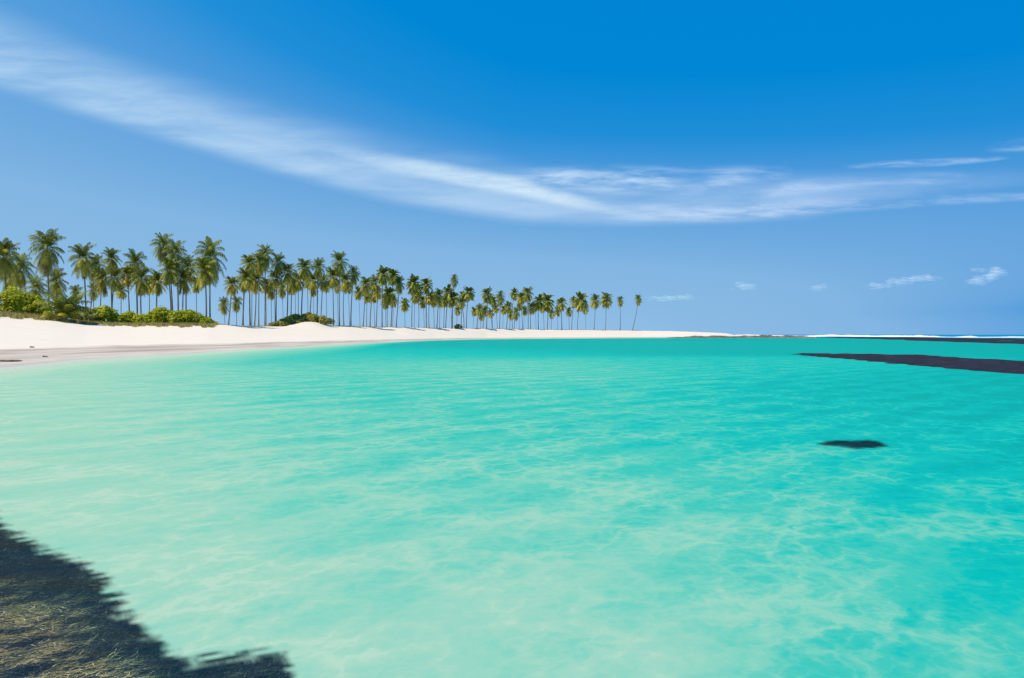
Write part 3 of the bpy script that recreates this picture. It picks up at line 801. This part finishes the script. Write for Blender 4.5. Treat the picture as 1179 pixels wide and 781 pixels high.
# ------------------------------------------------------------------ ground cover along the top of the beach (uncountable)
def grass_strip():
    r = random.Random(9); V, Fc, Tn = [], [], []
    for k in range(30000):
        u = r.random()
        if u < .62:
            px = r.uniform(-120, 250); Y = float(interp(px, ROW)) * r.uniform(.83, 1.04); h = r.uniform(.25, .8) * (1.3 if px < 60 else 1); tn = r.uniform(0, 1)
            Y = max(Y, float(crest(px)) * (.985 + .02 * math.sin(px * .23) + .015 * math.sin(px * .71 + 1)) + abs(r.gauss(0, 3.0)))
        elif u < .85: px = r.uniform(245, 420); Y = float(interp(px, ROW)) * r.uniform(.96, 1.1); h = r.uniform(.15, .5); tn = r.uniform(.2, 1)
        else: px = r.uniform(420, 745); Y = float(interp(px, ROW)) * r.uniform(.99, 1.04); h = r.uniform(.12, .45); tn = r.uniform(0, .5)
        if px > 330 and r.random() > 0.7 + .3 * math.sin(px * .31): continue
        x = (px - 589.5) / F * Y; z = ground_z(x, Y)
        for b in range(3):
            a = r.uniform(0, 6.28); w = r.uniform(.04, .09); dx, dy = math.cos(a), math.sin(a); l = h * r.uniform(.6, 1.1)
            i = len(V); bx, by = x + r.uniform(-.3, .3), Y + r.uniform(-.3, .3)
            V += [(bx - dy * w, by + dx * w, z - .05), (bx + dy * w, by - dx * w, z - .05), (bx + dx * l * .6, by + dy * l * .6, z + l)]
            Fc.append((i, i + 1, i + 2)); Tn += [tn] * 3
    o = mesh_np('dune_grass', np.array(V), np.array(Fc), M_grass, attrs={'tone': Tn})
    tag(o, 'dry tufted dune grass and creepers along the top of the beach under the palms', 'grass', kind='stuff')
grass_strip()

# ------------------------------------------------------------------ driftwood
def driftwood(px, py, z, length, rad_, rz, label, seed):
    p = px_on(px, py, z); r = random.Random(seed); gz = ground_z(p.x, p.y)
    V = []; nseg, nr = 14, 8
    for s in range(nseg + 1):
        t = s / nseg; rr_ = rad_ * (1 - .55 * t) * (1 + .25 * r.uniform(-1, 1)) * (0.4 if s in (0, nseg) else 1)
        for k in range(nr):
            a = 2 * math.pi * k / nr
            V.append(((t - .5) * length, .12 * length * math.sin(t * 2.7) * .5 + rr_ * math.cos(a), rad_ * .45 + rr_ * math.sin(a) + .1 * rad_ * math.sin(t * 9)))
    i = np.arange(nseg)[:, None] * nr + np.arange(nr)[None, :]; j = np.arange(nseg)[:, None] * nr + (np.arange(nr)[None, :] + 1) % nr
    fc = [tuple(q) for q in np.stack([i, j, j + nr, i + nr], -1).reshape(-1, 4)] + [tuple(range(nr))[::-1], tuple(nseg * nr + k for k in range(nr))]
    o = mesh_np('driftwood', np.array(V), fc, M_wood, smooth=True)
    o.location = (p.x, p.y, gz); o.rotation_euler = (0, 0, rz); tag(o, label, 'driftwood')
driftwood(1, 415, .12, 2.3, .085, math.radians(4), 'long dark driftwood log on the wet sand at the left edge', 3)
driftwood(37, 402.2, .35, .35, .09, math.radians(30), 'small dark lump of driftwood at the edge of the dry sand', 4)
driftwood(52, 410, .15, .4, .06, math.radians(-10), 'small stick lying on the wet sand right of the dark log', 5)

# ------------------------------------------------------------------ clouds
def cirrus_material(name, dens, lo, hi, su, sv, detail=7):
    m = NT(name)
    u, v, st = m.attr('along'), m.attr('across'), m.attr('strength')
    vec = m.n('ShaderNodeCombineXYZ', {0: u, 1: v}).outputs[0]
    warp = m.n('ShaderNodeTexNoise', {'Vector': vec, 'Scale': 0.9, 'Detail': 3.0}).outputs['Color']
    vec2 = m.n('ShaderNodeVectorMath', {0: vec, 1: m.n('ShaderNodeVectorMath', {0: warp, 1: (0.7, 0.25, 0)}, operation='MULTIPLY').outputs[0]}, operation='ADD').outputs[0]
    n = m.noise(m.scaled(vec2, (su, sv, 1), (0, 0, math.radians(-6))), 1.0, detail, 0.58)
    f = m.maprange(n, lo, hi, 0.0, 1.0, True)
    a = m.math('MULTIPLY', m.math('MULTIPLY', f, st), dens, clamp=True)
    tl = m.n('ShaderNodeBsdfTranslucent', {'Color': (0.90, 0.885, 0.89, 1)})
    df = m.n('ShaderNodeBsdfDiffuse', {'Color': (0.90, 0.885, 0.89, 1)})
    ad = m.n('ShaderNodeMixShader', {0: 0.35, 1: tl.outputs[0], 2: df.outputs[0]})
    tr = m.n('ShaderNodeBsdfTransparent')
    return m.done(m.n('ShaderNodeMixShader', {0: a, 1: tr.outputs[0], 2: ad.outputs[0]}).outputs[0])
M_veil = cirrus_material('cirrus_veil', 0.52, 0.10, 0.74, 0.5, 2.0, 8)
M_core = cirrus_material('cirrus_core', 0.66, 0.15, 0.70, 0.8, 2.6, 6)
M_wisp = cirrus_material('cirrus_wisp', 0.50, 0.34, 0.70, 1.3, 5.5, 8)

def cirrus(strand, alt, mat, label, parent=None, name='cirrus_cloud', skew=0.0, step=10):
    """a thin ice-cloud sheet at altitude alt, its outline laid out in directions from the beach"""
    P = np.array(strand, float)
    n = int((P[-1, 0] - P[0, 0]) / step) + 2
    xs = np.linspace(P[0, 0], P[-1, 0], n); yc = np.interp(xs, P[:, 0], P[:, 1]); hw = np.interp(xs, P[:, 0], P[:, 2]); stg = np.interp(xs, P[:, 0], P[:, 3])
    k = np.ones(5) / 5
    if n > 12:
        pad = lambda a: np.convolve(np.pad(a, 2, 'edge'), k, 'valid')
        yc, hw, stg = pad(yc), pad(hw), pad(stg)
    nv = 17; V, A, B, C = [], [], [], []
    for i in range(n):
        for j in range(nv):
            q = -1 + 2 * j / (nv - 1)
            x = xs[i]; y = yc[i] + q * hw[i]
            Y = (alt - EYE) * F / (HOR - y)
            V.append(((x - 589.5) / F * Y, Y, alt)); A.append(xs[i] / 100.0); B.append((y) / 100.0 * 1.6)
            prof = smooth(-1, -0.05 + skew, q) * (1 - smooth(0.25 + skew, 1, q))
            C.append(stg[i] * float(prof) * min(1, i / 3) * min(1, (n - 1 - i) / 3))
    i = np.arange(n - 1)[:, None] * nv + np.arange(nv - 1)[None, :]
    fc = np.stack([i, i + 1, i + nv + 1, i + nv], -1).reshape(-1, 4)
    V = np.array(V); c = V.mean(axis=0)
    if parent is not None: c = np.array(parent.location)
    o = mesh_np(name, V - c, fc, mat, smooth=True, attrs={'along': A, 'across': B, 'strength': C})
    if parent is None: o.location = c; tag(o, label, 'cloud')
    else: o.parent = parent
    return o
A = cirrus([(-300, -60, 60, .8), (-100, 10, 62, .9), (0, 52, 58, .95), (150, 106, 50, .95), (300, 152, 48, .95), (450, 192, 46, .95), (600, 220, 42, .9), (720, 238, 26, .6), (850, 245, 15, .35), (960, 247, 6, .1)],
       8000, M_veil, 'long pale cirrus band slanting down from the top left to the middle of the sky', skew=0.35)
cirrus([(370, 168, 8, .2), (450, 188, 14, .8), (530, 203, 15, 1.5), (600, 216, 15, 1.7), (650, 229, 12, 1.2), (700, 240, 9, .35), (735, 246, 6, 0)], 7960, M_core, None, parent=A, name='bright_streak', step=6)
cirrus([(570, 204, 8, .4), (640, 205, 17, 1.4), (720, 208, 21, 1.2), (800, 208, 20, 1.1), (860, 202, 15, .8), (915, 198, 8, .3)], 7900, M_wisp,
       'feathery rippled cirrus patch above the middle of the palm-free sky, right of the bright streak', step=6)
cirrus([(640, 236, 8, .4), (720, 245, 12, 1.1), (820, 245, 14, 1.3), (900, 241, 14, 1.1), (980, 235, 12, .7), (1060, 231, 9, .55), (1179, 227, 7, .6), (1320, 220, 6, .4)], 7850, M_wisp,
       'long thin cirrus streak curving along the lower edge to the right border', step=6)
cirrus([(860, 226, 8, .3), (920, 216, 12, .8), (990, 210, 12, .6), (1060, 207, 11, .5), (1120, 203, 8, .2)], 7800, M_wisp, 'short wispy cirrus streak between the two longer streaks on the right', step=6)
cirrus([(965, 193, 3, .2), (1010, 190, 5, .8), (1070, 188, 6, 1), (1120, 185, 5, .9), (1165, 181, 3, .2)], 7750, M_wisp, 'thin straight cirrus streak high on the right', step=6)
cirrus([(1130, 172, 6, .2), (1179, 167, 11, .7), (1250, 160, 12, .7), (1330, 150, 8, .2)], 7700, M_wisp, 'faint cirrus scrap cut by the right border, above the thin straight streak', step=6)

cirrus([(600, 224, 16, .1), (700, 224, 30, .5), (820, 226, 32, .6), (940, 220, 28, .6), (1040, 214, 22, .45), (1150, 206, 16, .2), (1250, 200, 10, 0)], 8100, M_veil,
       'faint broad cirrus veil filling the space between the right-hand streaks')

def puff_material():
    m = NT('small_cumulus'); p = m.objco()
    n = m.noise(p, 0.0022, 4, 0.5)
    a = m.math('MULTIPLY', m.maprange(n, 0.15, 0.60, 0.04, 0.17, True), m.attr('body'), clamp=True)
    tl = m.n('ShaderNodeBsdfTranslucent', {'Color': (1, 1, 1, 1)}); df = m.n('ShaderNodeBsdfDiffuse', {'Color': (1, 1, 1, 1)})
    ad = m.n('ShaderNodeMixShader', {0: 0.5, 1: tl.outputs[0], 2: df.outputs[0]})
    tr = m.n('ShaderNodeBsdfTransparent')
    return m.done(m.n('ShaderNodeMixShader', {0: a, 1: tr.outputs[0], 2: ad.outputs[0]}).outputs[0])
M_puff = puff_material()
import bmesh
def puff(lobes, label):
    Y = 18000.0; cx = sum(l[0] for l in lobes) / len(lobes); cy_ = sum(l[1] for l in lobes) / len(lobes)
    c = px_at(cx, cy_, Y); bm = bmesh.new(); unit = []; r = random.Random(int(cx * 7))
    for (x, y, w, h) in lobes:
        for k in range(int(6 + w * 0.9)):
            u, v = max(-.8, min(.8, r.gauss(0, .4))), max(-.7, min(.7, r.gauss(0, .36)))
            sz = max(.35, 1 - .5 * abs(u)) * h * r.uniform(.35, .75)
            p = px_at(x + u * w, y + v * h * (1 - .4 * abs(u)) - r.random() * .2 * h, Y + r.gauss(0, .3) * w * Y / F) - c
            mt = Matrix.Translation(p) @ Matrix.Diagonal((sz * 1.9 * Y / F, sz * 1.6 * Y / F, sz * Y / F, 1))
            res = bmesh.ops.create_icosphere(bm, subdivisions=2, radius=1, matrix=mt)
            inv = mt.inverted(); unit += [min(1.0, abs((inv @ v_.co).y)) ** 1.8 for v_ in res['verts']]
    me = bpy.data.meshes.new('small_cloud'); 
    for v in bm.verts:
        k = 1 + .14 * fbm(v.co.x * .002, v.co.y * .002, v.co.z * .003 + cx); v.co = Vector((v.co.x * k, v.co.y * k, v.co.z * k))
    body = unit      # thin at the rim, dense through the middle
    bm.to_mesh(me); bm.free(); me.materials.append(M_puff)
    at_ = me.attributes.new('body', 'FLOAT', 'POINT'); at_.data.foreach_set('value', body)
    me.polygons.foreach_set('use_smooth', [True] * len(me.polygons))
    o = bpy.data.objects.new('small_cloud', me); col.objects.link(o); o.location = c
    tag(o, label, 'cloud', 'small clouds low over the horizon')
puff([(1010, 330, 17, 5), (1035, 325, 20, 5), (1052, 323, 16, 4.5), (1068, 321, 18, 5)], 'small drawn-out white cloud low over the sea, left of the brightest puff')
puff([(1127, 324, 16, 6), (1143, 319, 16, 6), (1146, 313, 16, 5.5), (1128, 311, 14, 3.5)], 'brightest small white puff low on the right over the sea')
puff([(855, 331, 18, 6)], 'faint round cloud scrap right of the end of the palm row')
puff([(943, 332, 13, 4.5)], 'faint tiny cloud midway between the palm row and the drawn-out white cloud')
puff([(765, 344, 26, 4), (778, 343.5, 18, 3.5), (790, 343, 16, 3.5)], 'faint flat cloud just right of the last palm')
